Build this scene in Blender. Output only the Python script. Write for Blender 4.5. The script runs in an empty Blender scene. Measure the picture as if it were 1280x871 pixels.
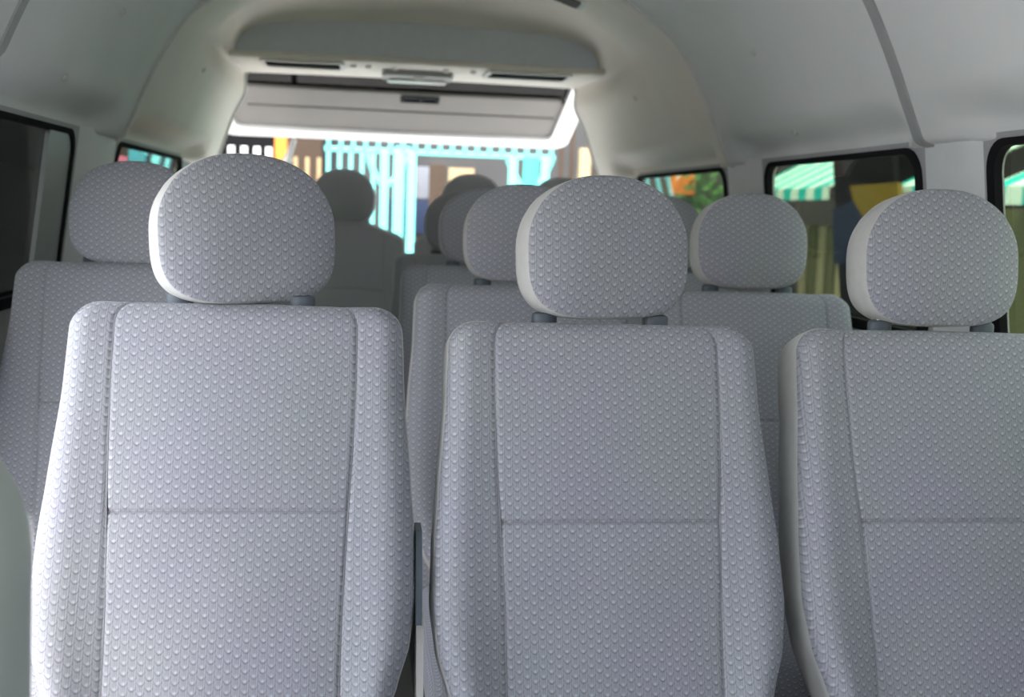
import bpy, bmesh, math, random
from mathutils import Vector, Matrix, noise
random.seed(7)
sc = bpy.context.scene
COL = sc.collection

# ------------------------------------------------------------------ camera
F = 1380.0; VP = (455.0, 255.0); ROLL = 0.036; CAM_Z = 1.10
_Y = Vector(((VP[0]-640)/F, -(VP[1]-435.5)/F, -1)).normalized()
_X = Vector((1, -math.tan(ROLL), 0)); _X = (_X - _X.dot(_Y)*_Y).normalized()
_Z = _X.cross(_Y)
ROT = Matrix((_X, _Y, _Z))            # camera axes -> world
cam_d = bpy.data.cameras.new('camera'); cam = bpy.data.objects.new('camera', cam_d); COL.objects.link(cam)
cam.matrix_world = Matrix.Translation((0, 0, CAM_Z)) @ ROT.to_4x4()
cam_d.sensor_width = 36; cam_d.lens = F/1280*36; cam_d.clip_start = 0.02
cam_d.dof.use_dof = True; cam_d.dof.focus_distance = 1.46; cam_d.dof.aperture_fstop = 5.0
sc.camera = cam
def at(px, py, Y):
    r = ROT @ Vector(((px-640)/F, -(py-435.5)/F, -1))
    return Vector((0, 0, CAM_Z)) + r*(Y/r.y)

# ------------------------------------------------------------------ world, sun, exposure
sc.view_settings.view_transform = 'Standard'; sc.view_settings.look = 'None'
sc.view_settings.gamma = 1; sc.view_settings.use_curve_mapping = False
sc.view_settings.exposure = 0.27
SKY = 1.0
w = bpy.data.worlds.new('sky'); sc.world = w; w.use_nodes = True
nt = w.node_tree; nt.nodes.clear()
o_ = nt.nodes.new('ShaderNodeOutputWorld'); b_ = nt.nodes.new('ShaderNodeBackground')
s_ = nt.nodes.new('ShaderNodeTexSky'); s_.sky_type = 'NISHITA'; s_.sun_disc = False
s_.sun_elevation = math.radians(52); s_.sun_rotation = math.radians(215); s_.dust_density = 4.0; s_.air_density = 1.2
m_ = nt.nodes.new('ShaderNodeMix'); m_.data_type = 'RGBA'; m_.inputs[0].default_value = 0.6
m_.inputs[7].default_value = (4.3, 4.4, 4.6, 1)       # bright haze over the blue
nt.links.new(s_.outputs[0], m_.inputs[6]); nt.links.new(m_.outputs[2], b_.inputs[0]); nt.links.new(b_.outputs[0], o_.inputs[0])
b_.inputs[1].default_value = SKY
sun_d = bpy.data.lights.new('sun', 'SUN'); sun = bpy.data.objects.new('sun', sun_d); COL.objects.link(sun)
sun_d.energy = 7.0; sun_d.angle = math.radians(1.0); sun_d.color = (1, .96, .9)
sun.rotation_euler = Vector((0.12, 0.60, -1.0)).to_track_quat('-Z', 'Y').to_euler()
def portal(loc, rot, sx, sy):
    d = bpy.data.lights.new('daylight_portal', 'AREA'); d.shape = 'RECTANGLE'; d.size = sx; d.size_y = sy
    d.cycles.is_portal = True
    o = bpy.data.objects.new('daylight_portal', d); COL.objects.link(o); o.location = loc; o.rotation_euler = rot

# ------------------------------------------------------------------ material helpers
class NT:
    def __init__(s, name):
        s.m = bpy.data.materials.new(name); s.m.use_nodes = True; s.t = s.m.node_tree; s.t.nodes.clear()
        s.out = s.n('ShaderNodeOutputMaterial')
    def n(s, typ, **k):
        x = s.t.nodes.new(typ)
        for a, v in k.items(): setattr(x, a, v)
        return x
    def set(s, sock, v):
        if isinstance(v, bpy.types.NodeSocket): s.t.links.new(v, sock)
        else: sock.default_value = v
    def math(s, op, a, b=None, c=None, clamp=False):
        x = s.n('ShaderNodeMath', operation=op); x.use_clamp = clamp
        s.set(x.inputs[0], a)
        if b is not None: s.set(x.inputs[1], b)
        if c is not None: s.set(x.inputs[2], c)
        return x.outputs[0]
    def mix(s, f, a, b):
        x = s.n('ShaderNodeMix', data_type='RGBA'); s.set(x.inputs[0], f)
        s.set(x.inputs[6], a if isinstance(a, bpy.types.NodeSocket) else (*a, 1)); s.set(x.inputs[7], b if isinstance(b, bpy.types.NodeSocket) else (*b, 1))
        return x.outputs[2]
    def noise(s, scale, detail=2.0, vec=None, rough=.5):
        x = s.n('ShaderNodeTexNoise'); x.inputs['Scale'].default_value = scale; x.inputs['Detail'].default_value = detail
        x.inputs['Roughness'].default_value = rough
        if vec is None: vec = s.n('ShaderNodeTexCoord').outputs['Object']
        s.t.links.new(vec, x.inputs['Vector']); return x.outputs[0]
    def bump(s, h, dist, strength=1.0):
        x = s.n('ShaderNodeBump'); x.inputs['Distance'].default_value = dist; x.inputs['Strength'].default_value = strength
        s.t.links.new(h, x.inputs['Height']); return x.outputs[0]
    def bsdf(s, col, rough=.6, spec=.3, normal=None, metal=0.0, sheen=0.0):
        x = s.n('ShaderNodeBsdfPrincipled')
        s.set(x.inputs['Base Color'], col if isinstance(col, bpy.types.NodeSocket) else (*col, 1))
        s.set(x.inputs['Roughness'], rough); x.inputs['Specular IOR Level'].default_value = spec; x.inputs['Metallic'].default_value = metal
        x.inputs['Sheen Weight'].default_value = sheen
        if normal is not None: s.t.links.new(normal, x.inputs['Normal'])
        s.t.links.new(x.outputs[0], s.out.inputs[0]); return s.m

def plain(name, col, rough=.6, spec=.3, var=.08, scale=30, bump=0.0, metal=0.0, sheen=0.0):
    t = NT(name); nz = t.noise(scale, 3)
    f = t.math('MULTIPLY_ADD', nz, 1.6, -.3, clamp=True)
    c = t.mix(f, tuple(x*(1-var) for x in col), tuple(min(1, x*(1+var)) for x in col))
    nrm = t.bump(t.noise(scale*12, 2), bump) if bump else None
    return t.bsdf(c, rough, spec, nrm, metal, sheen)

def fabric_material():
    t = NT('drop_weave_upholstery')
    uv = t.n('ShaderNodeTexCoord').outputs['UV']
    sx = t.n('ShaderNodeSeparateXYZ'); t.t.links.new(uv, sx.inputs[0]); U, V = sx.outputs[0], sx.outputs[1]
    wob = t.math('MULTIPLY_ADD', t.noise(9, 1, uv), .004, -.002)
    u = t.math('DIVIDE', t.math('ADD', U, wob), .0101)
    col = t.math('FLOOR', u); fu = t.math('SUBTRACT', t.math('FRACT', u), .5)
    odd = t.math('MODULO', t.math('ABSOLUTE', col), 2.0)
    v = t.math('MULTIPLY_ADD', odd, .5, t.math('DIVIDE', V, .0119))
    fv = t.math('FRACT', v)
    fu2 = t.math('MULTIPLY', fu, fu)
    # bright bead near the foot of each drop
    dv = t.math('SUBTRACT', fv, .36)
    e = t.math('ADD', t.math('DIVIDE', fu2, .040), t.math('DIVIDE', t.math('MULTIPLY', dv, dv), .028))
    bead = t.math('EXPONENT', t.math('MULTIPLY', e, -1.0))
    # dark arc under the bead
    arc = t.math('MULTIPLY_ADD', fu2, 1.5, .10)
    da = t.math('SUBTRACT', fv, arc)
    under = t.math('EXPONENT', t.math('MULTIPLY', t.math('DIVIDE', t.math('MULTIPLY', da, da), .010), -1.0))
    # fine vertical ribs with a pale pair on either side of the drop
    rib = t.math('MULTIPLY_ADD', t.math('SINE', t.math('MULTIPLY', u, 6.2832*4)), .5, .5)
    side = t.math('SUBTRACT', t.math('ABSOLUTE', fu), .34)
    pale = t.math('EXPONENT', t.math('MULTIPLY', t.math('DIVIDE', t.math('MULTIPLY', side, side), .004), -1.0))
    n1 = t.noise(700, 1, uv); big = t.noise(7, 2, uv); big2 = t.noise(4.3, 2, t.n('ShaderNodeTexCoord').outputs['Object'])
    irr = t.math('MULTIPLY_ADD', t.noise(160, 1, uv), 1.5, .12)
    h = t.math('MULTIPLY', irr, t.math('ADD', t.math('MULTIPLY', bead, .62), t.math('MULTIPLY', under, -.34)))
    h = t.math('ADD', h, t.math('MULTIPLY', pale, .16))
    h = t.math('ADD', h, t.math('MULTIPLY', rib, .15))
    h = t.math('ADD', h, t.math('MULTIPLY_ADD', n1, .30, -.15))
    f = t.math('ADD', h, .32, clamp=True)
    tint = t.math('MULTIPLY_ADD', big, 3.0, -1.0, clamp=True)
    dark = t.mix(tint, (.175, .187, .208), (.178, .180, .222))
    lite = t.mix(tint, (.525, .548, .592), (.525, .535, .610))
    c = t.mix(f, dark, lite)
    nrm = t.bump(h, .0009, .5)
    return t.bsdf(c, .85, .15, nrm, 0, .15)

M = {}
M['fabric'] = fabric_material()
M['plain_cloth'] = plain('plain_grey_cloth', (.53, .54, .535), .85, .15, .06, 60, .0006, 0, .15)
M['thread'] = plain('seam_thread', (.31, .31, .34), .8, .1)
M['shell'] = plain('seat_back_vinyl', (.36, .37, .38), .6, .3)
M['blue_plastic'] = plain('blue_grey_plastic', (.10, .125, .155), .45, .4)
M['dark_plastic'] = plain('dark_plastic', (.025, .028, .032), .8, .08)
M['steel'] = plain('steel', (.55, .56, .57), .3, .5, metal=1.0)
M['lever'] = plain('pale_lever_plastic', (.72, .72, .69), .45, .4)
M['frame_paint'] = plain('black_frame_paint', (.035, .035, .04), .5, .4)
M['headliner'] = plain('grey_headliner', (.73, .755, .75), .6, .35, .04, 5, .0003)
M['headliner_rear'] = plain('warm_light_headliner', (.79, .76, .69), .6, .35, .04, 5, .0003)  # same grey plastic as the front; warm bounced light put into the colour
M['pillar'] = plain('pale_pillar_plastic', (.76, .78, .80), .5, .4, .03)
M['wall'] = plain('side_trim_panel', (.40, .41, .42), .6, .3)
M['joint'] = plain('joint_strip', (.38, .39, .39), .6, .3)
M['ridge'] = plain('ridge_bead', (.62, .63, .60), .5, .4)
M['header'] = plain('blue_grey_header_cloth', (.60, .65, .69), .8, .2, .04)
M['rubber'] = plain('black_rubber', (.012, .012, .014), .9, .1)
M['edging'] = plain('grey_edging', (.30, .32, .33), .4, .5, .15, 6)
M['floor'] = plain('grey_floor_vinyl', (.16, .16, .17), .7, .3)
M['gate_trim'] = plain('taupe_gate_trim', (.245, .235, .22), .7, .25, .04, 8)
M['groove'] = plain('dark_groove', (.07, .07, .068), .7, .2)
M['white_paint'] = plain('white_car_paint', (.88, .88, .87), .3, .5, .01)
M['lens'] = plain('frosted_lamp_lens', (.80, .80, .78), .35, .5)
M['front_vinyl'] = plain('pale_green_grey_vinyl', (.50, .55, .51), .55, .35, .04, 10)

def glass(name, tint, spec=.9):
    t = NT(name); tr = t.n('ShaderNodeBsdfTransparent'); tr.inputs[0].default_value = (*tint, 1)
    g = t.n('ShaderNodeBsdfGlossy'); g.inputs[0].default_value = (spec, spec, spec, 1); g.inputs[1].default_value = .02
    fr = t.n('ShaderNodeFresnel'); fr.inputs[0].default_value = 1.45
    ge = t.n('ShaderNodeNewGeometry'); mx = t.n('ShaderNodeMixShader')
    t.t.links.new(t.math('MULTIPLY', fr.outputs[0], t.math('SUBTRACT', 1.0, ge.outputs['Backfacing'])), mx.inputs[0]); t.t.links.new(tr.outputs[0], mx.inputs[1]); t.t.links.new(g.outputs[0], mx.inputs[2])
    t.t.links.new(mx.outputs[0], t.out.inputs[0]); return t.m
M['glass'] = glass('tinted_glass', (.50, .53, .46))
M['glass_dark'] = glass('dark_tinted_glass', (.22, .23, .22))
M['gate_glass'] = glass('gate_glass', (.10, .11, .11), .25)

# ------------------------------------------------------------------ mesh helpers
def mesh_obj(name, verts, faces, mat, parent=None, uvs=None, smooth=True, angle=None):
    me = bpy.data.meshes.new(name); me.from_pydata([tuple(v) for v in verts], [], faces); me.update()
    bm = bmesh.new(); bm.from_mesh(me); bmesh.ops.recalc_face_normals(bm, faces=bm.faces); bm.to_mesh(me); bm.free()
    if uvs:
        L = me.uv_layers.new(name='UVMap')
        for lp in me.loops: L.data[lp.index].uv = uvs[lp.vertex_index]
    if smooth:
        me.polygons.foreach_set('use_smooth', [True]*len(me.polygons))
        if angle: me.set_sharp_from_angle(angle=math.radians(angle))
    me.materials.append(mat)
    o = bpy.data.objects.new(name, me); COL.objects.link(o)
    if parent: o.parent = parent
    return o

class MB:
    """collects geometry for one mesh"""
    def __init__(s): s.v = []; s.f = []
    def add(s, v, f):
        k = len(s.v); s.v += [Vector(p) for p in v]; s.f += [tuple(i+k for i in q) for q in f]
    def grid(s, rows, closed_u=False, closed_v=False):
        n = len(rows); m = len(rows[0]); k = len(s.v)
        for r in rows: s.v += [Vector(p) for p in r]
        for i in range(n if closed_v else n-1):
            for j in range(m if closed_u else m-1):
                i2 = (i+1) % n; j2 = (j+1) % m
                s.f.append((k+i*m+j, k+i*m+j2, k+i2*m+j2, k+i2*m+j))
    def ngon(s, pts): s.add(pts, [tuple(range(len(pts)))])
    def box(s, c, d, r=0.0, rot=None):
        bm = bmesh.new(); bmesh.ops.create_cube(bm, size=1); bmesh.ops.scale(bm, vec=d, verts=bm.verts)
        if r: bmesh.ops.bevel(bm, geom=bm.edges[:], offset=r, segments=3, affect='EDGES', profile=.5, clamp_overlap=True)
        mat = Matrix.Translation(c) @ (rot.to_4x4() if rot else Matrix())
        bm.verts.index_update()
        s.add([mat @ v.co for v in bm.verts], [tuple(v.index for v in f.verts) for f in bm.faces]); bm.free()
    def tube(s, pts, r, n=10, cap=True, flat=1.0):
        pts = [Vector(p) for p in pts]; rows = []; up = Vector((0.13, 0.21, 1)).normalized()
        for i, p in enumerate(pts):
            d = (pts[min(i+1, len(pts)-1)] - pts[max(i-1, 0)]).normalized()
            a = d.cross(up)
            if a.length < .05: a = d.cross(Vector((1, 0, 0)))
            a.normalize(); b = d.cross(a).normalized()
            rr = r[i] if isinstance(r, (list, tuple)) else r
            rows.append([p + a*rr*math.cos(2*math.pi*k/n) + b*rr*flat*math.sin(2*math.pi*k/n) for k in range(n)])
        k0 = len(s.v); s.grid(rows, closed_u=True)
        if cap:
            s.f.append(tuple(range(k0, k0+n))); e = k0+(len(rows)-1)*n; s.f.append(tuple(range(e, e+n)))
    def prism(s, poly, d0, d1, fn):
        """poly: 2D points, extruded between depths; fn(a,b,depth) -> 3D"""
        a = [fn(x, y, d0) for x, y in poly]; b = [fn(x, y, d1) for x, y in poly]; n = len(poly)
        s.add(a+b, [tuple(range(n)), tuple(range(n, 2*n))] + [(i, (i+1) % n, n+(i+1) % n, n+i) for i in range(n)])
    def plate(s, outer, holes, d0, d1, fn):
        """plate with holes: triangulated in 2D then extruded"""
        bm = bmesh.new()
        for lp in [outer]+holes:
            vs = [bm.verts.new((x, y, 0)) for x, y in lp]
            for i in range(len(vs)): bm.edges.new((vs[i], vs[(i+1) % len(vs)]))
        bmesh.ops.triangle_fill(bm, use_beauty=True, use_dissolve=False, edges=bm.edges[:])
        bm.verts.index_update()
        P = [(v.co.x, v.co.y) for v in bm.verts]; Fs = [tuple(v.index for v in f.verts) for f in bm.faces]; n = len(P)
        bd = [tuple(v.index for v in e.verts) for e in bm.edges if len(e.link_faces) == 1]; bm.free()
        s.add([fn(x, y, d0) for x, y in P]+[fn(x, y, d1) for x, y in P],
              Fs + [tuple(i+n for i in reversed(f)) for f in Fs] + [(a, b, b+n, a+n) for a, b in bd])
    def build(s, name, mat, parent=None, smooth=True, angle=40):
        return mesh_obj(name, s.v, s.f, mat, parent, None, smooth, angle)

def tag(o, label=None, cat=None, group=None, kind=None):
    if label: o['label'] = label
    if cat: o['category'] = cat
    if group: o['group'] = group
    if kind: o['kind'] = kind
    return o
def struct(o, label, cat): return tag(o, label, cat, None, 'structure')
def empty(name, loc=(0, 0, 0), rz=0):
    o = bpy.data.objects.new(name, None); COL.objects.link(o); o.location = loc; o.rotation_euler = (0, 0, rz)
    o.empty_display_size = .1; return o
def copy_tree(o, parent=None):
    c = o.copy(); COL.objects.link(c)
    if parent: c.parent = parent
    for ch in list(o.children): copy_tree(ch, c)
    return c
def rrect(x0, y0, x1, y1, r, n=6):
    P = []
    for cx, cy, a0 in ((x1-r, y1-r, 0), (x0+r, y1-r, 90), (x0+r, y0+r, 180), (x1-r, y0+r, 270)):
        for k in range(n+1):
            a = math.radians(a0+90*k/n); P.append((cx+r*math.cos(a), cy+r*math.sin(a)))
    return P
def sstep(a, b, x):
    t = max(0, min(1, (x-a)/(b-a))); return t*t*(3-2*t)

# ------------------------------------------------------------------ van shell
XC = .183                                   # centre line of the van
PROF = [(0, 1.778), (.15, 1.772), (.27, 1.748), (.37, 1.712), (.45, 1.670), (.525, 1.622), (.578, 1.588), (.612, 1.562),
        (.645, 1.522), (.678, 1.470), (.709, 1.412), (.735, 1.358), (.757, 1.308), (.775, 1.268), (.788, 1.245), (.815, 1.238), (.84, 1.238)]
def smooth_prof(P, n=3):
    out = []
    for i in range(len(P)-1):
        p0 = P[max(i-1, 0)] if i else (-P[1][0], P[1][1]); p1 = P[i]; p2 = P[i+1]; p3 = P[min(i+2, len(P)-1)]
        for k in range(n):
            t = k/n
            out.append(tuple(.5*(2*p1[a]+(p2[a]-p0[a])*t+(2*p0[a]-5*p1[a]+4*p2[a]-p3[a])*t*t+(3*p1[a]-p0[a]-3*p2[a]+p3[a])*t**3) for a in (0, 1)))
    out.append(P[-1]); return out
PS = smooth_prof(PROF, 4)
WIN_R = ((1.02, 1.70), (1.96, 2.78), (3.06, 4.10)); WIN_L = ((1.90, 2.68), (3.04, 4.10))
def over_window(y, side):
    return max(sstep(a-.09, a+.03, y)*(1-sstep(b-.03, b+.09, y)) for a, b in (WIN_R if side > 0 else WIN_L))
def warp(x, z, y):
    """rear flare, narrowing at the opening and the scooped soffits over the windows"""
    sg = 1 if x > 0 else -1; h = abs(x)
    h += .14*sstep(2.98, 3.72, y)*sstep(1.49, 1.68, z)*sstep(.15, .42, h)
    h -= .020*sstep(3.8, 4.4, y)*(1-sstep(1.25, 1.5, z))
    h = max(h, h + (.822-h)*over_window(y, sg)*(1-sstep(1.262, 1.325, z)))
    return sg*h, z
def ring(y, inset=0.0, zmin=0, P=PS):
    """arched cross-section of the roof at depth y, left foot to right foot"""
    pts = []
    full = [warp(-x, z, y) for x, z in reversed(P)] + [warp(x, z, y) for x, z in P[1:]]
    for i, (x, z) in enumerate(full):
        a = full[max(i-1, 0)]; b = full[min(i+1, len(full)-1)]
        dx, dz = b[0]-a[0], b[1]-a[1]; L = math.hypot(dx, dz) or 1
        px, pz = x + dz/L*inset, z - dx/L*inset        # inwards
        if pz >= zmin: pts.append(Vector((XC+px, y, pz)))
    return pts
def resample(pts, n):
    L = [0]
    for a, b in zip(pts, pts[1:]): L.append(L[-1]+(b-a).length)
    out = []; k = 0
    for i in range(n):
        d = L[-1]*i/(n-1)
        while k < len(L)-2 and L[k+1] < d: k += 1
        out.append(pts[k].lerp(pts[k+1], (d-L[k])/max(1e-9, L[k+1]-L[k])))
    return out
def roof_section(name, y0, y1, mat, label, cat='headliner', shrink=0.0):
    mb = MB(); N = 48
    def rg(y, ins=0):
        k = sstep(y0+.6*(y1-y0), y1, y)*shrink
        return ring(y, ins+k)
    ys = [y0+(y1-y0)*i/N for i in range(N+1)]
    mb.grid([rg(y) for y in ys]); mb.grid([[Vector((p.x, p.y, max(p.z, 1.2385))) for p in rg(y, -.03)] for y in ys])
    for y in (y0, y1): mb.grid([rg(y), [Vector((p.x, p.y, max(p.z, 1.2385))) for p in rg(y, -.03)]])
    return struct(mb.build(name, mat, None, True, 60), label, cat)
roof_a = roof_section('ceiling', -.55, 1.862, M['headliner'], 'pale grey headliner over the front seats, before the broad joint strip', 'ceiling')
roof_b = roof_section('ceiling.001', 1.868, 2.895, M['headliner'], 'grey headliner section between the two arched joints', 'ceiling')
roof_c = roof_section('ceiling.002', 2.9, 4.4, M['headliner_rear'], 'rear headliner section around the header, grey tinted beige for warm bounced light', 'ceiling', .012)
def band(name, y, width, ins, mat, label):
    mb = MB(); mb.grid([ring(y-width/2, .0), ring(y-width/2, ins), ring(y+width/2, ins), ring(y+width/2, .0)])
    return struct(mb.build(name, mat, None, True, 50), label, 'trim strip')
band('trim_1', 1.865, .030, .004, M['joint'], 'broad darker joint strip across the headliner above the pillar')
mb = MB(); mb.tube(ring(2.9, .001)[6:-6], .007, 8)
struct(mb.build('trim_2', M['ridge']), 'thin pale ridge arching round the headliner before the rear quarter windows', 'trim strip')

# clips pressed into the headliner
def clip(parent, px, py, Y):
    p = at(px, py, Y); full = ring(Y); q = min(full, key=lambda a: (a-p).length)
    i = full.index(q); d = (full[i+1]-full[i-1]).normalized(); n = Vector((0, 1, 0)).cross(d)
    if n.z > 0: n = -n
    q = full[i]
    mb = MB(); rows = []
    a = Vector((0, 1, 0)); b = n.cross(a)
    for r, h in ((.0085, .0), (.0085, .003), (.006, .0055), (.0005, .0065)):
        rows.append([q + n*h + a*r*math.cos(2*math.pi*k/14) + b*r*math.sin(2*math.pi*k/14) for k in range(14)])
    mb.grid(rows, closed_u=True)
    return mb.build('trim_clip', M['ridge'], parent)
clip(roof_b, 955, 60, 2.45); clip(roof_b, 998, 152, 2.45); clip(roof_b, 87, 103, 2.25); clip(roof_b, 143, 14, 2.4)
clip(roof_c, 800, 118, 3.55); clip(roof_c, 248, 86, 3.5)

# side walls with window openings
ZS, ZW = .84, 1.25
def wx(z, side):                            # half width of the inner wall
    h = .874 if z <= ZS else .874 + (.818-.874)*(z-ZS)/(ZW-ZS)
    return XC + side*h
def wall(name, side, y0, wins, label, y9=4.42):
    mb = MB()
    fn = lambda y, z, d: Vector((wx(z, side)+side*d, y, z))
    mb.plate([(y0, ZS), (y9, ZS), (y9, ZW), (y0, ZW)], [rrect(*q) for q in wins], 0, .02, fn)
    mb.plate([(y0, 0), (y9, 0), (y9, ZS), (y0, ZS)], [], 0, .05, fn)
    return struct(mb.build(name, M['wall'], None, True, 25), label, 'wall')
WD = [(-.42, .95, -.10, 1.236, .05)]
WR = [(1.02, .885, 1.695, 1.236, .05), (1.935, .885, 2.715, 1.236, .055), (3.04, .90, 4.05, 1.236, .05)]
WL = [(1.93, .885, 2.585, 1.236, .05), (3.03, .90, 4.05, 1.236, .05)]
wall('wall_right', 1, -.55, WR, 'side wall with three windows beside the right-hand seats')
wall('wall_front', -1, -.55, WD, 'unseen side wall behind the viewpoint, added to narrow the daylight from the left', .0)  # unseen wall, added so the left daylight stays close to the front row
wall('wall_left', -1, 1.62, WL, 'side wall with a dark window beside the lone left seat')
def window(name, side, q, label, pane_mat, edging=None):
    root = empty(name, (0, 0, 0)); struct(root, label, 'window')
    fn = lambda y, z, d: Vector((wx(z, side)+side*d, y, z))
    y0, z0, y1, z1, r = q
    mb = MB(); e = .011
    mb.plate(rrect(y0-.012, z0-.012, y1+.012, z1+.004, r), [rrect(y0+e, z0+e, y1-e, z1-e*.7, r*.8)], -.004, .010, fn)
    mb.build('window_frame', M['rubber'], root, True, 30)
    mb = MB(); mb.plate(rrect(y0+.004, z0+.004, y1-.004, z1-.004, r), [], .0105, .0145, fn)
    mb.build('pane', pane_mat, root, True, 30)
    if edging:
        mb = MB(); mb.plate(rrect(edging[0], z0+.006, edging[1], z1-.008, .008), [], .0, .0095, fn); mb.build('edge_strip', M['edging'], root, True, 30)  # flat grey strip along one end of the pane
    return root
window('window_1', 1, WR[0], 'window at the right edge with a rounded black frame', M['glass'])
window('window_2', 1, WR[1], 'wide side window behind the right front-row headrest', M['glass'])
window('window_3', 1, WR[2], 'narrow-looking rear quarter window on the right', M['glass'])
window('window_4', -1, WL[0], 'near-black side window at the left edge with a grey sash strip', M['glass_dark'], (2.40, 2.575))
window('window_5', -1, WL[1], 'rear quarter window on the left showing pink and blue', M['glass'])
def pillar(name, side, y0, y1, label):
    mb = MB(); rows = []
    N = 8
    for i in range(9):
        z = .80 + (1.252-.80)*i/8; row = []
        for k in range(N+1):
            s = -1+2*k/N; y = (y0+y1)/2 + s*(y1-y0)/2
            d = .017*(1-abs(s)**4) - .002
            row.append(Vector((wx(z, side)-side*d, y, z)))
        rows.append(row)
    mb.grid(rows)
    return struct(mb.build(name, M['pillar']), label, 'pillar')
pillar('trim_3', 1, 1.715, 1.915, 'pale pillar between the two larger right windows')
pillar('trim_4', 1, 2.735, 3.02, 'pale pillar behind the wide right window')
pillar('trim_5', -1, 2.62, 3.01, 'pale pillar between the dark left window and the quarter window')

# floor, raised at the back
mb = MB(); mb.box((XC, 1.6, -.03), (1.76, 4.3, .06)); struct(mb.build('floor', M['floor']), 'dark grey vinyl floor of the passenger cabin', 'floor')
mb = MB(); mb.box((XC, 4.09, .045), (1.70, .64, .088), .01); rear_floor = struct(mb.build('floor.001', M['floor']), 'raised floor step carrying the rear bench', 'floor')

mb = MB(); mb.box((XC, -.62, .57), (1.70, .14, 1.14), .03); struct(mb.build('trim_8', M['dark_plastic']), 'dark dashboard wall behind the viewpoint, unseen, added to hold back daylight from the front', 'baffle')  # unseen, added to block most of the daylight from the front
mb = MB(); mb.box((XC, -.60, 1.51), (1.60, .06, .52), .02); struct(mb.build('trim_9', M['dark_plastic']), 'unseen dark header behind the viewpoint, shaped to cut light through the windscreen', 'header')  # unseen; hung low and dark to reduce frontal light and bounce
# rear opening: lower sill, header with arched face, lamps, vents
HY = 3.85; hz = 1.588
FACE = [(.618, 1.592), (.613, 1.620), (.594, 1.650), (.555, 1.673), (.50, 1.688), (.43, 1.698), (.34, 1.704), (.22, 1.709), (.11, 1.712), (0, 1.713)]
fa = [Vector((XC-x, 0, z)) for x, z in FACE] + [Vector((XC+x, 0, z)) for x, z in reversed(FACE[:-1])]
fa = resample(fa, 61)
def at_y(r, y, k=1.0): return [Vector((XC+(p.x-XC)*k, y, hz+(p.z-hz)*k)) for p in r]
o0 = resample(ring(HY-.34, -.004, hz), 61)
mid = [o0[i].lerp(fa[i], .55) for i in range(61)]; mid2 = [o0[i].lerp(fa[i], .88) for i in range(61)]
mb = MB(); mb.grid([o0, at_y(mid, HY-.13), at_y(mid2, HY-.012), at_y(fa, HY), at_y(fa, HY+.012)])
rows = []
for y, z in ((HY+.014, hz+.010), (HY+.006, hz+.007), (HY+.003, hz+.002), (HY+.008, hz-.006), (HY+.03, hz-.012), (4.2, hz-.008), (4.40, hz-.002), (4.415, hz+.05)):
    rows.append([Vector((XC+.640*q, y, z - .004*q*q)) for q in [i/12-1 for i in range(25)]])
mb.grid(rows)
header = struct(mb.build('trim_6', M['headliner_rear'], None, True, 50), 'rear header tinted beige for warm bounced light, with an arched blue grey face above the rear opening', 'header')
mb = MB(); mb.ngon(at_y(fa, HY+.009)); mb.build('header_face', M['header'], header)
def shelf_item(name, px0, px1, py, Y, depth, mat, parent, drop=.008, r=.012):
    a = at(px0, py, Y); b = at(px1, py, Y); mb = MB(); c = (a+b)/2
    mb.box((c.x, Y, hz-.014-drop/2), (abs(b.x-a.x), depth, drop+.004), min(r, drop*.45)); return mb.build(name, mat, parent)
VY = 3.97
def add_vent(px0, px1, label):
    v = empty('air_vent', (0, 0, 0)); tag(v, label, 'vent')
    a = at(px0, 82, VY).x; b = at(px1, 82, VY).x
    fn = lambda x, y, d: Vector((x, y, hz-.011-d))
    mb = MB(); mb.plate(rrect(a-.015, VY-.09, b+.015, VY+.11, .02), [rrect(a, VY-.07, b, VY+.085, .015)], 0, .010, fn); mb.build('frame', M['ridge'], v)
    mb = MB(); mb.plate(rrect(a, VY-.07, b, VY+.085, .015), [], 0, .003, fn); mb.build('grille_back', M['groove'], v)
    for k in range(5):
        mb = MB(); mb.box(((a+b)/2, VY-.05+.028*k, hz-.0165), (b-a, .006, .006)); mb.build('slat', M['dark_plastic'], v, False)
    return v
add_vent(332, 425, 'dark slotted vent under the left end of the rear header')
add_vent(612, 708, 'dark slotted vent under the right end of the rear header')
lamp = empty('dome_light'); tag(lamp, 'oblong interior lamp under the middle of the rear header', 'lamp')
a = at(478, 90, 4.1).x; b = at(566, 90, 4.1).x
fn = lambda x, y, d: Vector((x, y, hz-.008-d))
mb = MB(); mb.plate(rrect(a, 4.03, b, 4.20, .035), [], 0, .022, fn); mb.build('bezel', M['joint'], lamp)
mb = MB(); mb.plate(rrect(a+.02, 4.125, b-.02, 4.195, .02), [], .02, .032, fn); mb.build('lens', M['lens'], lamp)
mb = MB(); mb.box(((a+b)/2, 4.08, hz-.032), (.04, .02, .010), .003); mb.build('switch', M['ridge'], lamp)
for px in (442, 461, 494, 558, 592, 612):
    p = at(px, 80, 3.96); mb = MB()
    rows = [[Vector((p.x+r*math.cos(2*math.pi*k/12), 3.96+r*math.sin(2*math.pi*k/12), hz-.011-h)) for k in range(12)] for r, h in ((.011, 0), (.011, .007), (.006, .011), (.0003, .011))]
    mb.grid(rows, closed_u=True); mb.build('trim_clip', M['lens'], header)
mb = MB(); mb.tube([p for p in ring(4.405, .016)][3:-3], .006, 8); struct(mb.build('trim_7', M['ridge']), 'pale seal round the rear opening', 'trim strip')
mb = MB(); mb.box((XC, 4.41, .25), (1.66, .05, .5), .01); struct(mb.build('wall_back', M['wall']), 'low sill wall below the rear opening', 'wall')

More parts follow.
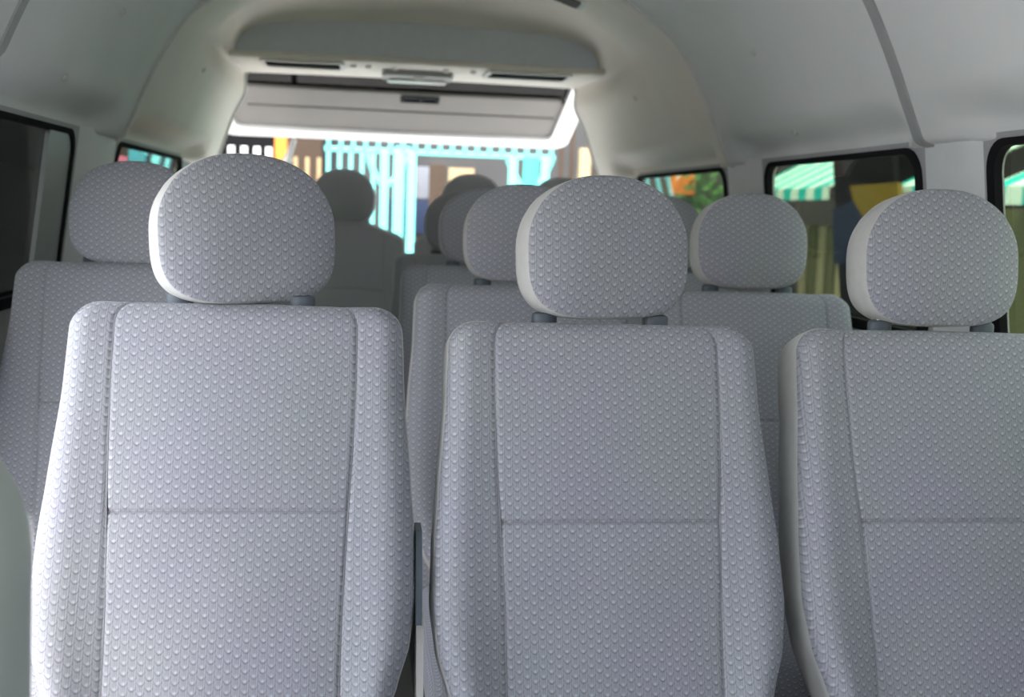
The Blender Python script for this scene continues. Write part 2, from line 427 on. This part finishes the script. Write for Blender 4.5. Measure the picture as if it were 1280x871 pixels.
# dome lamp on the ceiling at the top edge
lp = empty('ceiling_lamp'); tag(lp, 'small flush lamp on the headliner at the top edge of the photo', 'lamp')
full = ring(3.25); q = min(full, key=lambda a: (a-at(694, 15, 3.25)).length); i = full.index(q)
d = (full[i+1]-full[i-1]).normalized(); n = Vector((0, 1, 0)).cross(d); n = -n if n.z > 0 else n
fn = lambda x, y, k: q + d*x + Vector((0, 1, 0))*y + n*k
mb = MB(); mb.plate(rrect(-.065, -.06, .065, .06, .02), [], -.006, .012, fn); mb.build('bezel', M['ridge'], lp)
mb = MB(); mb.plate(rrect(-.05, -.045, .05, .045, .015), [], .011, .016, fn); mb.build('lens', M['groove'], lp)

# ------------------------------------------------------------------ seats
U_ = Vector((0, .335, .942)).normalized(); N_ = Vector((0, -U_.z, U_.y))   # up along the back, forward normal
BL = .572
def interp(tab, x):
    for (a, va), (b, vb) in zip(tab, tab[1:]):
        if x <= b:
            k = max(0, (x-a)/(b-a)); k = k*k*(3-2*k)*.35 + k*.65
            return va+(vb-va)*k
    return tab[-1][1]
HW = [(0, .165), (.05, .192), (.09, .208), (.14, .223), (.20, .2305), (.27, .2285), (.35, .2225), (.46, .2135), (.60, .2085)]
def hw_single(t): return interp(HW, t)
def hw_bench(t): return .402 + .012*math.sin(min(1, t/.4)*math.pi)
def make_back(root, hw, drop, seam_s, mul=1.0, seams=True, ns=34, centre_pad=True, lift=0.0):
    """backrest cloth, gusset, back shell and seam thread; local origin on the floor below the shoulder line"""
    B0 = Vector((0, -.192, .418+lift))
    def P(x, t, d):
        p = B0 + Vector((x, 0, 0)) + U_*t + N_*d
        if drop: p.z -= drop*sstep(.235, .40, abs(x))*sstep(.2, BL, t)
        return p
    R = .035                                 # outline corner radius
    def half(t):
        h = hw(t); e = t-(BL-R)
        if e > 0: h -= R - math.sqrt(max(0, R*R-e*e))
        return h
    E = .030
    th = .302                                # the cross seam
    ss = sorted(set([round(x, 4) for x in [-.92+1.84*i/(2*ns) for i in range(2*ns+1)]] +
                    [round(sg*(seam_s+d), 4) for sg in (-1, 1) for d in (-.028, -.018, -.01, -.005, 0, .005, .01, .018, .028)] +
                    [round(sg*v, 4) for sg in (-1, 1) for v in (.935, .95, .962, .973, .982, .99, .996, 1.0)]))
    ts = sorted(set([round((BL-R)*i/56, 4) for i in range(57)] + [round(th+d, 4) for d in (-.008, -.005, -.003, -.0015, 0, .0015, .003, .005, .008)] +
                    [round(BL-R+R*math.sin(math.pi/2*i/12), 5) for i in range(13)]))
    def remap(s, t):
        if hw is not hw_single: return s
        q = (.139+.013*sstep(.1, .5, t))/hw(t); a = abs(s); r = a/seam_s*q if a < seam_s else q+(a-seam_s)/(1-seam_s)*(1-q)
        return math.copysign(r, s)
    def depth(s, x, t):
        a = abs(s)
        bol = (.005 + .019*(1-sstep(.0, .50, t)))*mul
        d = bol*sstep(seam_s-.02, seam_s+.22, a)
        if centre_pad:
            d += .006*(1-(a/seam_s)**2) if a < seam_s else 0
            if seams and a < seam_s: d -= .0035*math.exp(-((t-th)/.0026)**2) + .004*math.exp(-((t-th)/.02)**2)*.5
        if seams: d -= .0024*math.exp(-((a-seam_s)*hw(t)/.0028)**2)
        d += .0022*noise.noise(Vector((x*9, t*9, hw(.1)*31)))
        p = max(0, (a-.86)/.14); q = max(0, (t-(BL-.034))/.034)
        k = min(1, math.hypot(p, q))
        d -= E*(1-math.sqrt(max(0, 1-k*k)))
        return d
    verts = []; uvs = []; faces = []; m = len(ss)
    rowsD = []
    for t in ts:
        h = half(t); rd = []
        for s in ss:
            x = h*remap(s, t); d = depth(s, x, t); rd.append(d)
            verts.append(P(x, t, d)); uvs.append((x+.25, t+.1))
        rowsD.append(rd)
    for i in range(len(ts)-1):
        for j in range(m-1): faces.append((i*m+j, i*m+j+1, (i+1)*m+j+1, (i+1)*m+j))
    cloth = mesh_obj('backrest', verts, faces, M['fabric'], root, uvs)
    # gusset round the rim
    rim = [(half(t)*-1, t, rowsD[i][0]) for i, t in enumerate(ts)]
    rim += [(half(BL)*remap(s, BL), BL, rowsD[-1][j]) for j, s in list(enumerate(ss))[1:-1]]
    rim += [(half(t), t, rowsD[i][-1]) for i, t in reversed(list(enumerate(ts)))]
    n = len(rim); rows = []
    for back, out in ((0, 0), (-.004, .0016), (-.010, .0020), (-.03, .003), (-.055, .002), (-.075, -.002), (-.088, -.010), (-.094, -.022)):
        row = []
        for i, (x, t, d) in enumerate(rim):
            a = rim[max(i-1, 0)]; b = rim[min(i+1, n-1)]
            dx, dt = b[0]-a[0], b[1]-a[1]; L = math.hypot(dx, dt) or 1
            row.append(P(x - dt/L*out, t + dx/L*out, d+back))
        rows.append(row)
    mb = MB(); mb.grid(rows); mb.build('side_gusset', M['plain_cloth'], root, True, 60)
    # back shell
    mb = MB(); rows = []
    for t in [ts[0]+(ts[-1]-.022-ts[0])*i/20 for i in range(21)]:
        rows.append([P((half(t)-.02)*s, t, -E-.0925-.012*(1-s**4)) for s in [i/8-1 for i in range(17)]])
    mb.grid(rows); mb.build('back_shell', M['shell'], root)
    if seams:
        for sg in (-1, 1):
            mb = MB(); pts = []
            for t in ts[::2]:
                if t > BL-.004: continue
                x = half(t)*remap(seam_s, t)*sg; pts.append(P(x, t, depth(seam_s, x, t)+.0002))
            mb.tube(pts, .0008, 6); mb.build('seam', M['thread'], cloth)
        mb = MB(); pts = [P(half(th)*remap(s, th), th, depth(s, half(th)*remap(s, th), th)+.0002) for s in [seam_s*(i/30-1) for i in range(61)]]
        mb.tube(pts, .0007, 6); mb.build('seam', M['thread'], cloth)
    return P
def make_headrest(root, cx, cz, cy, a=.1165, b=.0925, yaw=0.0, name='headrest', d=.055):
    hr = None; n = 96
    lean = .12
    def outline(k, y, sh=0.0):
        pts = []
        for i in range(n):
            th = 2*math.pi*i/n; c, s = math.cos(th), math.sin(th)
            ex = 2/2.4 if s > 0 else 2/3.9
            x = a*math.copysign(abs(c)**ex, c); z = b*math.copysign(abs(s)**ex, s)
            v = z/b
            x *= 1 - .06*max(0, v)**1.3 - .02*max(0, -v)**2
            z += -.004*(1-(x/a)**2) if v < -.6 else (.004*(1-(x/a)**2) if v > .6 else 0)
            pts.append(Vector((x*k, y, z*k)))
        return pts
    ry = Matrix.Rotation(yaw, 3, 'Z') @ Matrix.Rotation(-lean, 3, 'X')
    O = Vector((cx, cy, cz))
    T = lambda p: O + ry @ p
    prof = [(.02, -d), (.2, -d+.0006), (.4, -d+.002), (.58, -d+.0045), (.72, -d+.008), (.83, -d+.0125), (.91, -d+.0155), (.96, -d+.019), (.985, -d+.021), (1.0, -d+.024)]
    verts = []; uvs = []; faces = []
    for k, y in prof:
        for p in outline(k, y):
            dd = .0016*noise.noise(Vector((p.x*14, p.z*14, cx*5)))
            verts.append(T(p+Vector((0, dd, 0)))); uvs.append((p.x+.4, p.z+.3))
    for i in range(len(prof)-1):
        for j in range(n): faces.append((i*n+j, i*n+(j+1) % n, (i+1)*n+(j+1) % n, (i+1)*n+j))
    faces.append(tuple(range(n)))
    face = mesh_obj(name, verts, faces, M['fabric'], root, uvs)
    rows = []
    for k, y in ((1.0, -d+.024), (1.008, -d+.027), (1.012, -d+.036), (1.012, -d+.06), (1.0, -d+.078), (.96, -d+.094), (.88, -d+.104), (.6, -d+.112), (.3, -d+.115), (.03, -d+.116)):
        rows.append([T(p) for p in outline(k, y)])
    mb = MB(); mb.grid(rows, closed_u=True); mb.f.append(tuple(range(len(mb.v)-n, len(mb.v))))
    mb.build('headrest_gusset', M['plain_cloth'], face)
    return face
def make_posts(root, cx, z0, z1, y, dx=.0785):
    for sg in (-1, 1):
        x = cx+sg*dx
        mb = MB(); mb.tube([(x, y-.012, z0-.05), (x, y, z0), (x, y+.010, z1)], .0055, 12); post = mb.build('headrest_post', M['steel'], root)
        mb = MB(); rows = []
        for r, h in ((.0175, -.016), (.0175, .0005), (.0160, .004), (.0115, .0055), (.006, .0055)):
            rows.append([Vector((x+r*math.cos(2*math.pi*k/20), y-.001+r*.72*math.sin(2*math.pi*k/20), z0+h)) for k in range(20)])
        mb.grid(rows, closed_u=True); mb.build('sleeve', M['blue_plastic'], post)
def make_cushion(root, half, y0, y1, z0, z1):
    mb = MB(); mb.box((0, (y0+y1)/2, (z0+z1)/2), (2*half, y1-y0, z1-z0), .045)
    o = mb.build('seat_cushion', M['fabric'], root)
    L = o.data.uv_layers.new(name='UVMap')
    for lp in o.data.loops:
        co = o.data.vertices[lp.vertex_index].co; L.data[lp.index].uv = (co.x+.3, co.y+co.z)
def make_base(root, half, y0, y1, z):
    for sg in (-1, 1):
        mb = MB(); x = sg*(half-.05)
        mb.tube([(x, y0, .012), (x, y0, z-.03), (x, y0+.03, z), (x, y1-.03, z), (x, y1, z-.03), (x, y1, .012)], .014, 10); mb.box((x, (y0+y1)/2, .006), (.05, y1-y0+.06, .012), .004)
        mb.build('leg', M['frame_paint'], root)
def add_recliner(root, side):
    mb = MB(); x = side*.231
    mb.prism([(-.135, .585), (-.075, .585), (-.05, .63), (-.035, .66), (-.045, .69), (-.085, .69), (-.11, .65)], 0, .008, lambda y, z, d: Vector((x+side*d, y, z)))
    mb.build('recliner_cover', M['blue_plastic'], root)
def make_seat(name, hr_yaw=0.0, lift=0.0, lever=False):
    root = empty(name)
    make_back(root, hw_single, 0, .735, lift=lift)
    make_headrest(root, 0, 1.0505+lift*.6, .052, yaw=hr_yaw)
    make_posts(root, 0, .9565+lift, .990+lift, .038)
    make_cushion(root, .205, -.66, -.175, .285+lift, .43+lift)
    make_base(root, .205, -.60, -.12, .28+lift)
    if lever: add_recliner(root, 1)
    return root
seatC = make_seat('passenger_seat', math.radians(2))
def place(o, x, y, label, z=0):
    o.location = (x, y, z); tag(o, label, 'seat'); return o
place(seatC, .812, 1.45, 'blue grey patterned front-row seat by the right windows, cut by the photo edge')
seatB = make_seat('passenger_seat', math.radians(10))
place(seatB, .326, 1.45, 'grey drop-patterned seat in the front row, middle of the three')
seatA = make_seat('passenger_seat', math.radians(22), .015, True)
place(seatA, -.158, 1.45, 'brightest pale grey drop-patterned seat in the front row, left of the middle one')
# lever seen in the gap
mb = MB(); mb.prism([(-.175, .42), (-.155, .47), (-.16, .50), (-.135, .56), (-.115, .59), (-.09, .59), (-.105, .52), (-.125, .49), (-.115, .46), (-.13, .40), (-.13, .30), (-.165, .30)], 0, .009, lambda y, z, d: Vector((.2325+d, y, z)))
lv = mb.build('recliner_lever', M['lever'], seatA); lv['label'] = 'pale recliner lever beside the dark cover'
seatL = make_seat('passenger_seat', 0, .024)
place(seatL, -.43, 2.15, 'lone dim seat by the near-black left window, behind the brightest front seat')
seats = [
 (.315, 2.15, 'second-row aisle seat half hidden behind the middle front-row seat'),
 (.785, 2.15, 'second-row seat by the wide right window, seen between two front-row seats'),
 (.312, 2.85, 'third-row aisle seat, second of the dim backs left of the middle front seat'),
 (.785, 2.85, 'third-row seat by the right pillar, mostly hidden by the middle front headrest'),
 (.312, 3.55, 'fourth-row aisle seat, farthest of the single backs stacked along the aisle'),
]
for x, y, lb in seats: place(copy_tree(seatC), x, y, lb)
def make_bench(cx, label, hx):
    root = empty('rear_bench', (cx, 4.13, .089)); tag(root, label, 'bench seat')
    make_back(root, hw_bench, .045, .80, .8)
    for x in hx:
        make_headrest(root, x-cx, 1.036, .050, a=.112, b=.094); make_posts(root, x-cx, .9545, .985, .040)
    make_cushion(root, .39, -.42, -.175, .285, .43)
    make_base(root, .39, -.35, -.12, .28)
make_bench(-.252, 'dark rear bench half on the left, its shoulder sloping to the aisle gap', (-.45, -.074))
make_bench(.592, 'rear bench half on the right, two headrest tops showing above the aisle seats', (.40, .74))

# front passenger seat, back shoulder at the lower left corner
fs = empty('front_seat', (-.452, .70, 0)); tag(fs, 'pale green grey seat shoulder cut off at the lower left corner', 'seat')
mb = MB(); rows = []
for i in range(25):
    t = i/24; z = .40+.555*t
    e = max(0, (t-.80)/.20); h = .235*(1-.08*t) - .12*(1-math.sqrt(max(0, 1-e*e)))
    yb = .06+.12*t; row = []
    for k in range(32):
        a = 2*math.pi*k/32; c, s = math.cos(a), math.sin(a)
        row.append(Vector((h*math.copysign(abs(c)**.55, c), yb-.06 + .065*(1-.35*e)*math.copysign(abs(s)**.7, s), z)))
    rows.append(row)
mb.grid(rows, closed_u=True); mb.f.append(tuple(range(len(mb.v)-32, len(mb.v)))); mb.f.append(tuple(range(32)))
mb.build('backrest', M['front_vinyl'], fs, True, 60)
mb = MB(); mb.box((0, -.24, .34), (.44, .48, .15), .05); mb.build('seat_cushion', M['front_vinyl'], fs)
mb = MB(); mb.box((0, -.22, .135), (.36, .40, .27), .02); mb.build('pedestal', M['frame_paint'], fs)

# ------------------------------------------------------------------ open tailgate
gate = empty('tailgate', (XC, 4.46, 1.697)); tag(gate, 'raised white tailgate with taupe inner panel and dark pull groove, beyond the rear opening', 'tailgate')
gd = Vector((0, .94, -.345)).normalized(); gn = Vector((0, gd.z, -gd.y))      # along the gate; inner face normal (down/forwards)
if gn.z > 0: gn = -gn
GX = .0
gp = lambda x, s, d: Vector((x, 0, 0)) + gd*s + gn*d
p0 = at(490, 176, 5.08)
GL = .80
def ghalf(s): return .70 - .0*s
mb = MB(); mb.plate(rrect(-.83, .0, .75, GL, .07), [], -.07, -.01, gp); mb.build('outer_skin', M['white_paint'], gate, True, 30)
mb = MB(); mb.plate(rrect(-.83, .0, .75, GL, .075), [rrect(-.755, .10, .665, GL-.085, .05)], -.03, .035, gp)
mb.build('gate_rim', M['white_paint'], gate, True, 30)
mb = MB(); mb.plate(rrect(-.76, .335, .67, GL-.08, .05), [rrect(-.685, .494, .645, .514, .003), rrect(-.033, .35, .122, .40, .008)], -.005, .018, gp); gpan = mb.build('inner_panel', M['gate_trim'], gate, True, 30)
mb = MB(); mb.plate(rrect(-.69, .490, .65, .518, .003), [], -.008, .002, gp); mb.build('pull_groove', M['groove'], gpan)
mb = MB(); mb.plate(rrect(-.76, .06, .67, .345, .04), [], -.006, .004, gp); mb.build('gate_glass', M['gate_glass'], gate)
hd = MB(); hd.plate(rrect(-.038, .345, .127, .405, .008), [rrect(-.023, .36, .04, .39, .004), rrect(.056, .362, .114, .39, .004)], .010, .024, gp); hd.build('handle_bezel', M['dark_plastic'], gate)
mb = MB(); mb.plate(rrect(-.028, .353, .12, .397, .004), [], -.004, .012, gp); mb.build('handle_cup', M['joint'], gate)
a = at(367, 176, 5.02) - gate.location; b = at(352, 222, 4.60) - gate.location
mb = MB(); mb.tube([a, a.lerp(b, .5), a.lerp(b, .51), b], [.013, .013, .019, .019], 10); mb.build('gas_strut', M['white_paint'], gate)

# ------------------------------------------------------------------ street outside
M['asphalt'] = plain('concrete_street', (.50, .49, .47), .9, .2, .12, 3)
M['turq'] = plain('turquoise_paint', (.13, .52, .47), .5, .4, .05)
M['turq_deep'] = plain('deep_turquoise_paint', (.03, .45, .40), .5, .4, .05)
M['white_bar'] = plain('white_bar_paint', (.62, .62, .62), .5, .4, .03)
M['orange'] = plain('orange_paint', (.60, .17, .02), .6, .3)
M['brown'] = plain('brown_paint', (.055, .04, .03), .9, .08)
M['tan'] = plain('tan_paint', (.30, .22, .12), .7, .3)
M['grey_board'] = plain('grey_board_paint', (.15, .16, .18), .8, .1)
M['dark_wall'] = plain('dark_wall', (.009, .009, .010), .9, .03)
M['grey_wall'] = plain('grey_shop_wall', (.06, .06, .06), .9, .05, .15, 2)
M['navy'] = plain('navy_paint', (.007, .014, .04), .6, .3)
M['yellow'] = plain('yellow_paint', (.15, .10, .006), .6, .3)
M['pink'] = plain('pink_cloth', (.85, .22, .38), .8, .2)
M['sky_blue'] = plain('cyan_paint', (.10, .50, .68), .6, .3)
M['olive'] = plain('olive_paint', (.10, .11, .05), .7, .3)
M['cream'] = plain('cream_paint', (.26, .25, .15), .7, .3)
M['leaf'] = plain('leaf_green', (.06, .16, .04), .7, .3, .3, 20)
mb = MB(); mb.box((0, 8, -.42), (60, 60, .1)); struct(mb.build('ground', M['asphalt']), 'pale concrete street outside the van', 'street')
FY = 8.0
def P8(px, py, Y=FY): return at(px, py, Y)
def bar_fence(name, label, xs, z0, z1, rails, mat, Y, bw=.03, cat='fence', group=None):
    root = empty(name, (sum(xs)/len(xs), Y, -.37)); tag(root, label, cat, group)
    cx, cy, cz = root.location
    for x in xs:
        mb = MB(); mb.box((x-cx, 0, (z0+z1)/2-cz), (bw, bw, z1-z0), .004); mb.build('bar', mat, root)
    for z, h in rails:
        mb = MB(); mb.box((0, .0, z-cz), (xs[-1]-xs[0]+.06, bw*1.3, h), .004); mb.build('rail', mat, root)
    return root
def px_x(px, Y=FY): return at(px, 240, Y).x
# back wall of the shops
mb = MB(); mb.box((.3, 10.2, 1.2), (9, .3, 3.2)); struct(mb.build('wall_street', M['grey_wall']), 'grey shop front across the street behind the fences', 'building')
# dark recess panels in the shop front
def panel(name, px0, px1, z0, z1, Y, mat, label, cat, th=.05):
    a, b = px_x(px0, Y), px_x(px1, Y); mb = MB(); mb.box(((a+b)/2, Y, (z0+z1)/2), (b-a, th, z1-z0), .006)
    return tag(mb.build(name, mat), label, cat)
panel('shutter', 240, 352, -.37, 2.4, 9.6, M['dark_wall'], 'dark shutter behind the white barred fence', 'shutter')
panel('shutter', 362, 402, -.37, 2.4, 9.6, M['brown'], 'brown shutter behind the pale railings left of the turquoise gate', 'shutter')
panel('door_panel', 536, 556, -.37, 1.45, 9.3, M['brown'], 'narrow brown door seen through the turquoise gate', 'door')
panel('banner', 488, 536, .85, 1.16, 10.03, M['navy'], 'navy blue banner behind the gate bars', 'banner')
panel('display_board', 520, 536, 1.165, 1.45, 10.03, M['grey_board'], 'grey board above the navy banner', 'board')
panel('display_board', 560, 592, .8, 1.45, 10.03, M['tan'], 'tan board right of the narrow brown door', 'board')
panel('sign_board', 493, 512, 1.47, 1.62, 10.03, M['sky_blue'], 'small blue sign above the gate rail', 'sign')
xs = [px_x(p) for p in (272, 289, 305, 321, 336)]
bar_fence('white_fence', 'white barred fence at the far left of the rear opening', xs, -.35, 1.47, [(.3, .04)], M['white_bar'], FY, .042)
mb = MB(); mb.box((px_x(351), FY, .6), (.085, .085, 2.0), .008); tag(mb.build('orange_post', M['orange']), 'orange post right of the white barred fence', 'post')
xs = [px_x(p) for p in (367, 382, 397)]
bar_fence('pale_railing', 'pale thin railing between the orange post and the turquoise gate', xs, -.35, 1.42, [(.3, .04)], M['tan'], FY+.2, .03)
panel('bin', 368, 398, -.37, 1.16, 8.5, M['orange'], 'orange bin standing behind the pale railing', 'bin', .3)
# turquoise gate
tg = empty('turquoise_gate', (px_x(548), FY, -.37)); tag(tg, 'sunlit turquoise iron gate with curved corner brackets, across the rear opening', 'gate')
gx, gy, gz = tg.location
def tbox(name, x0, x1, z0, z1, mat=M['turq'], d=.04, y=0):
    mb = MB(); mb.box(((x0+x1)/2-gx, y, (z0+z1)/2-gz), (x1-x0, d, z1-z0), .004); return mb.build(name, mat, tg)
zr = at(560, 192, FY).z
tbox('top_rail', px_x(405), px_x(692), zr-.018, zr+.018)
tbox('upper_rail', px_x(405), px_x(692), 1.80, 1.84)
for k in range(19):
    px = 410+15.4*k; x = px_x(px); tbox('bar', x-.014, x+.014, zr, 1.82)
for px, hw_ in ((480, .028), (498, .038), (514, .03), (640, .03), (662, .05), (680, .03)):
    x = px_x(px); tbox('post', x-hw_, x+hw_, -.36, zr, M['turq'] if px != 662 else M['turq_deep'], .05)
for px, px2 in ((481, 458), (481, 510), (660, 634), (660, 688)):
    a = Vector((px_x(px)-gx, 0, zr-.24-gz)); b = Vector((px_x(px2)-gx, 0, zr-.02-gz))
    mb = MB(); mb.tube([a.lerp(b, k/10) + Vector((0, 0, -.05*math.sin(math.pi*k/10))) for k in range(11)], .024, 8); mb.build('bracket', M['turq'], tg)
for k in range(5):
    x = px_x(410+14*k); tbox('bar', x-.014, x+.014, -.36, zr)
xs = [px_x(p) for p in (700, 713, 742, 752)]
bar_fence('brown_railing', 'brown barred railing at the right end of the rear opening', xs, -.35, 1.9, [(.3, .04)], M['brown'], FY, .03)
mb = MB(); mb.box((px_x(725), FY-.12, .55), (.08, .08, 2.0), .008); tag(mb.build('tan_post', M['tan']), 'tan post in front of the brown barred railing', 'post')

# shop front along the right side
SX = 3.3
def on_right(px, py, X=SX):
    r = ROT @ Vector(((px-640)/F, -(py-435.5)/F, -1)); return Vector((0, 0, CAM_Z)) + r*(X/r.x)
mb = MB(); mb.box((SX+1.3, 8.5, .9), (.2, 9.0, 2.6)); struct(mb.build('wall_shops', M['grey_wall']), 'dim shop wall outside the right windows', 'building')
def stripe_mat():
    t = NT('green_white_awning'); tc = t.n('ShaderNodeTexCoord').outputs['Object']; sx = t.n('ShaderNodeSeparateXYZ'); t.t.links.new(tc, sx.inputs[0])
    f = t.math('GREATER_THAN', t.math('FRACT', t.math('DIVIDE', sx.outputs[1], .30)), .5)
    return t.bsdf(t.mix(f, (.62, .80, .68), (.02, .50, .42)), .8, .2)
M['awning'] = stripe_mat()
def awning(px0, px1, pyt, pyv, pyb, label):
    a = on_right(px0, pyv); b = on_right(px1, pyv); y0, y1 = sorted((a.y, b.y)); zv = (a.z+b.z)/2; zt = (on_right((px0+px1)/2, pyt).z); zb = on_right((px0+px1)/2, pyb).z
    root = empty('awning', (SX+.5, (y0+y1)/2, zb)); tag(root, label, 'awning'); cy = (y0+y1)/2
    h = zt-zv
    def sl(d): return [[Vector((-.5, s*(y1-y0)/2, zv-zb+d)) for s in (-1, -.5, 0, .5, 1)], [Vector((.73, s*(y1-y0)/2, zv-zb+.46+h+d)) for s in (-1, -.5, 0, .5, 1)]]
    mb = MB(); r = sl(0); r2 = sl(-.012); mb.grid(r+[r2[1], r2[0]], closed_v=True); mb.build('canopy', M['awning'], root, False)
    mb = MB(); mb.box((-.5, 0, (zv-zb)/2), (.012, y1-y0, zv-zb)); mb.build('valance', M['awning'], root, False)
    for s in (-1, 1):
        mb = MB(); mb.tube([(-.5, s*(y1-y0)/2*.96, zv-zb), (.73, s*(y1-y0)/2*.96, zv-zb-.05)], .012, 8); mb.build('support_arm', M['frame_paint'], root)
awning(935, 1036, 205, 236, 250, 'green and white striped awning in the left part of the wide right window')
awning(1119, 1165, 205, 232, 250, 'green and white striped awning piece right of the dark doorway')
awning(1236, 1330, 205, 232, 256, 'green and white striped awning outside the window at the right edge')
def rpanel(name, px0, px1, py0, py1, X, mat, label, cat, th=.04):
    a = on_right(px0, py1, X); b = on_right(px1, py0, X); mb = MB()
    mb.box((X, (a.y+b.y)/2, (a.z+b.z)/2), (th, abs(a.y-b.y), abs(b.z-a.z)), .006); return tag(mb.build(name, mat), label, cat)
def rpoly(name, pts, X, mat, label, cat, th=.03):
    q = [on_right(px, py, X) for px, py in pts]; mb = MB(); mb.prism([(v.y, v.z) for v in q], 0, th, lambda y, z, d: Vector((X+d, y, z))); return tag(mb.build(name, mat, None, False), label, cat)
scr = empty('doorway_screen', (0, 0, 0)); tag(scr, 'dark screen with a mustard yellow sign between two striped awnings outside the wide right window', 'screen')
def rpoly(name, pts, X, mat, th):
    q = [on_right(px, py, X) for px, py in pts]; mb = MB(); mb.prism([(v.y, max(v.z, -.372)) for v in q], 0, th, lambda y, z, d: Vector((X+d, y, z))); o = mb.build(name, mat, scr, False); return o
rpoly('screen_panel', [(1037, 120), (1112, 110), (1128, 640), (1054, 620)], SX-.07, M['dark_wall'], .04)
rpoly('yellow_sign', [(1062, 232), (1122, 228), (1126, 300), (1100, 300), (1086, 284), (1066, 250)], SX-.10, M['yellow'], .028)
rpoly('navy_panel', [(1040, 262), (1066, 250), (1086, 284), (1100, 300), (1126, 300), (1128, 330), (1042, 330)], SX-.10, M['navy'], .028)
q0, q1 = on_right(962, 300), on_right(1030, 300)
ys = [q1.y+(q0.y-q1.y)*k/6 for k in range(7)]
rt = empty('curtain_rail', (SX+.3, (q0.y+q1.y)/2, -.37)); tag(rt, 'row of olive and cream upright slats below the left striped awning', 'slatted screen')
for k, y in enumerate(ys):
    mb = MB(); mb.box((0, y-rt.location.y, .72), (.03, .12, 1.42), .01); mb.build('slat', M['olive'] if k % 2 else M['cream'], rt)
rpanel('kiosk_front', 1236, 1330, 262, 520, SX+.3, M['olive'], 'olive kiosk front below the awning at the right edge', 'kiosk')
rpanel('fascia_board', 1100, 1340, 150, 196, SX+1.0, M['cream'], 'cream fascia board above the striped awnings', 'board')

# beyond the quarter windows
def far(px, py, Y): return at(px, py, Y)
def fpanel(name, px0, px1, py0, py1, Y, mat, label, cat, th=.08):
    a = far(px0, py1, Y); b = far(px1, py0, Y); mb = MB(); mb.box(((a.x+b.x)/2, Y, (a.z+b.z)/2), (b.x-a.x, th, b.z-a.z), .01); return tag(mb.build(name, mat), label, cat)
fpanel('hanging_cloth', 140, 160, 196, 240, 9.32, M['pink'], 'bright pink cloth seen through the left quarter window', 'cloth')
fpanel('hanging_cloth', 162, 183, 188, 240, 9.32, M['sky_blue'], 'bright blue cloth beside the pink one in the left quarter window', 'cloth')
fpanel('stall_wall', 130, 232, 150, 420, 9.4, M['brown'], 'dim brown stall wall behind the pink and blue cloths', 'wall')
fpanel('hanging_cloth', 838, 868, 219, 243, 9.42, M['orange'], 'orange stall cloth seen through the right quarter window', 'cloth')
fpanel('stall_front', 780, 875, 205, 420, 9.5, M['grey_wall'], 'grey stall front behind the orange cloth', 'wall')
bush = empty('shrub', (far(890, 240, 8.7).x, 8.7, -.37)); tag(bush, 'dark green shrub beside the orange cloth in the right quarter window', 'shrub')
mb = MB()
for k in range(420):
    p = Vector((random.gauss(0, .12), random.gauss(0, .10), 1.45+random.gauss(0, .28))); a = Vector((random.gauss(0, 1), random.gauss(0, 1), random.gauss(0, 1))).normalized(); b = a.orthogonal().normalized()
    mb.add([p-a*.05, p+b*.02, p+a*.05, p-b*.02], [(0, 1, 2, 3)])
mb.build('foliage', M['leaf'], bush, False)
mb = MB(); mb.tube([(0, 0, 0), (.02, 0, .7), (-.02, .02, 1.4)], [.04, .03, .015], 8); mb.build('stem', M['brown'], bush)
# dark garage wall at the left
mb = MB(); mb.box((-2.6, 5.6, 1.1), (.2, 6.4, 3.0)); struct(mb.build('wall_garage', M['dark_wall']), 'dark wall outside the near-black left window', 'wall')

# daylight portals in the openings
portal((-.75, .55, .75), (0, math.radians(-90), 0), 1.4, 2.1)
portal((XC, -.6, 1.1), (math.radians(90), 0, 0), 1.6, 1.3)
portal((XC, 4.5, 1.1), (math.radians(-90), 0, 0), 1.5, 1.0)

# repeats share a group
GROUPS = {'passenger_seat': 'patterned passenger seats in rows', 'rear_bench': 'rear bench halves', 'awning': 'green and white striped awnings',
          'air_vent': 'slotted vents under the rear header', 'hanging_cloth': 'bright cloths seen through the quarter windows', 'display_board': 'boards on the shop front behind the gate'}
for o in sc.objects:
    if o.parent is None and o.name.split('.')[0] in GROUPS: o['group'] = GROUPS[o.name.split('.')[0]]
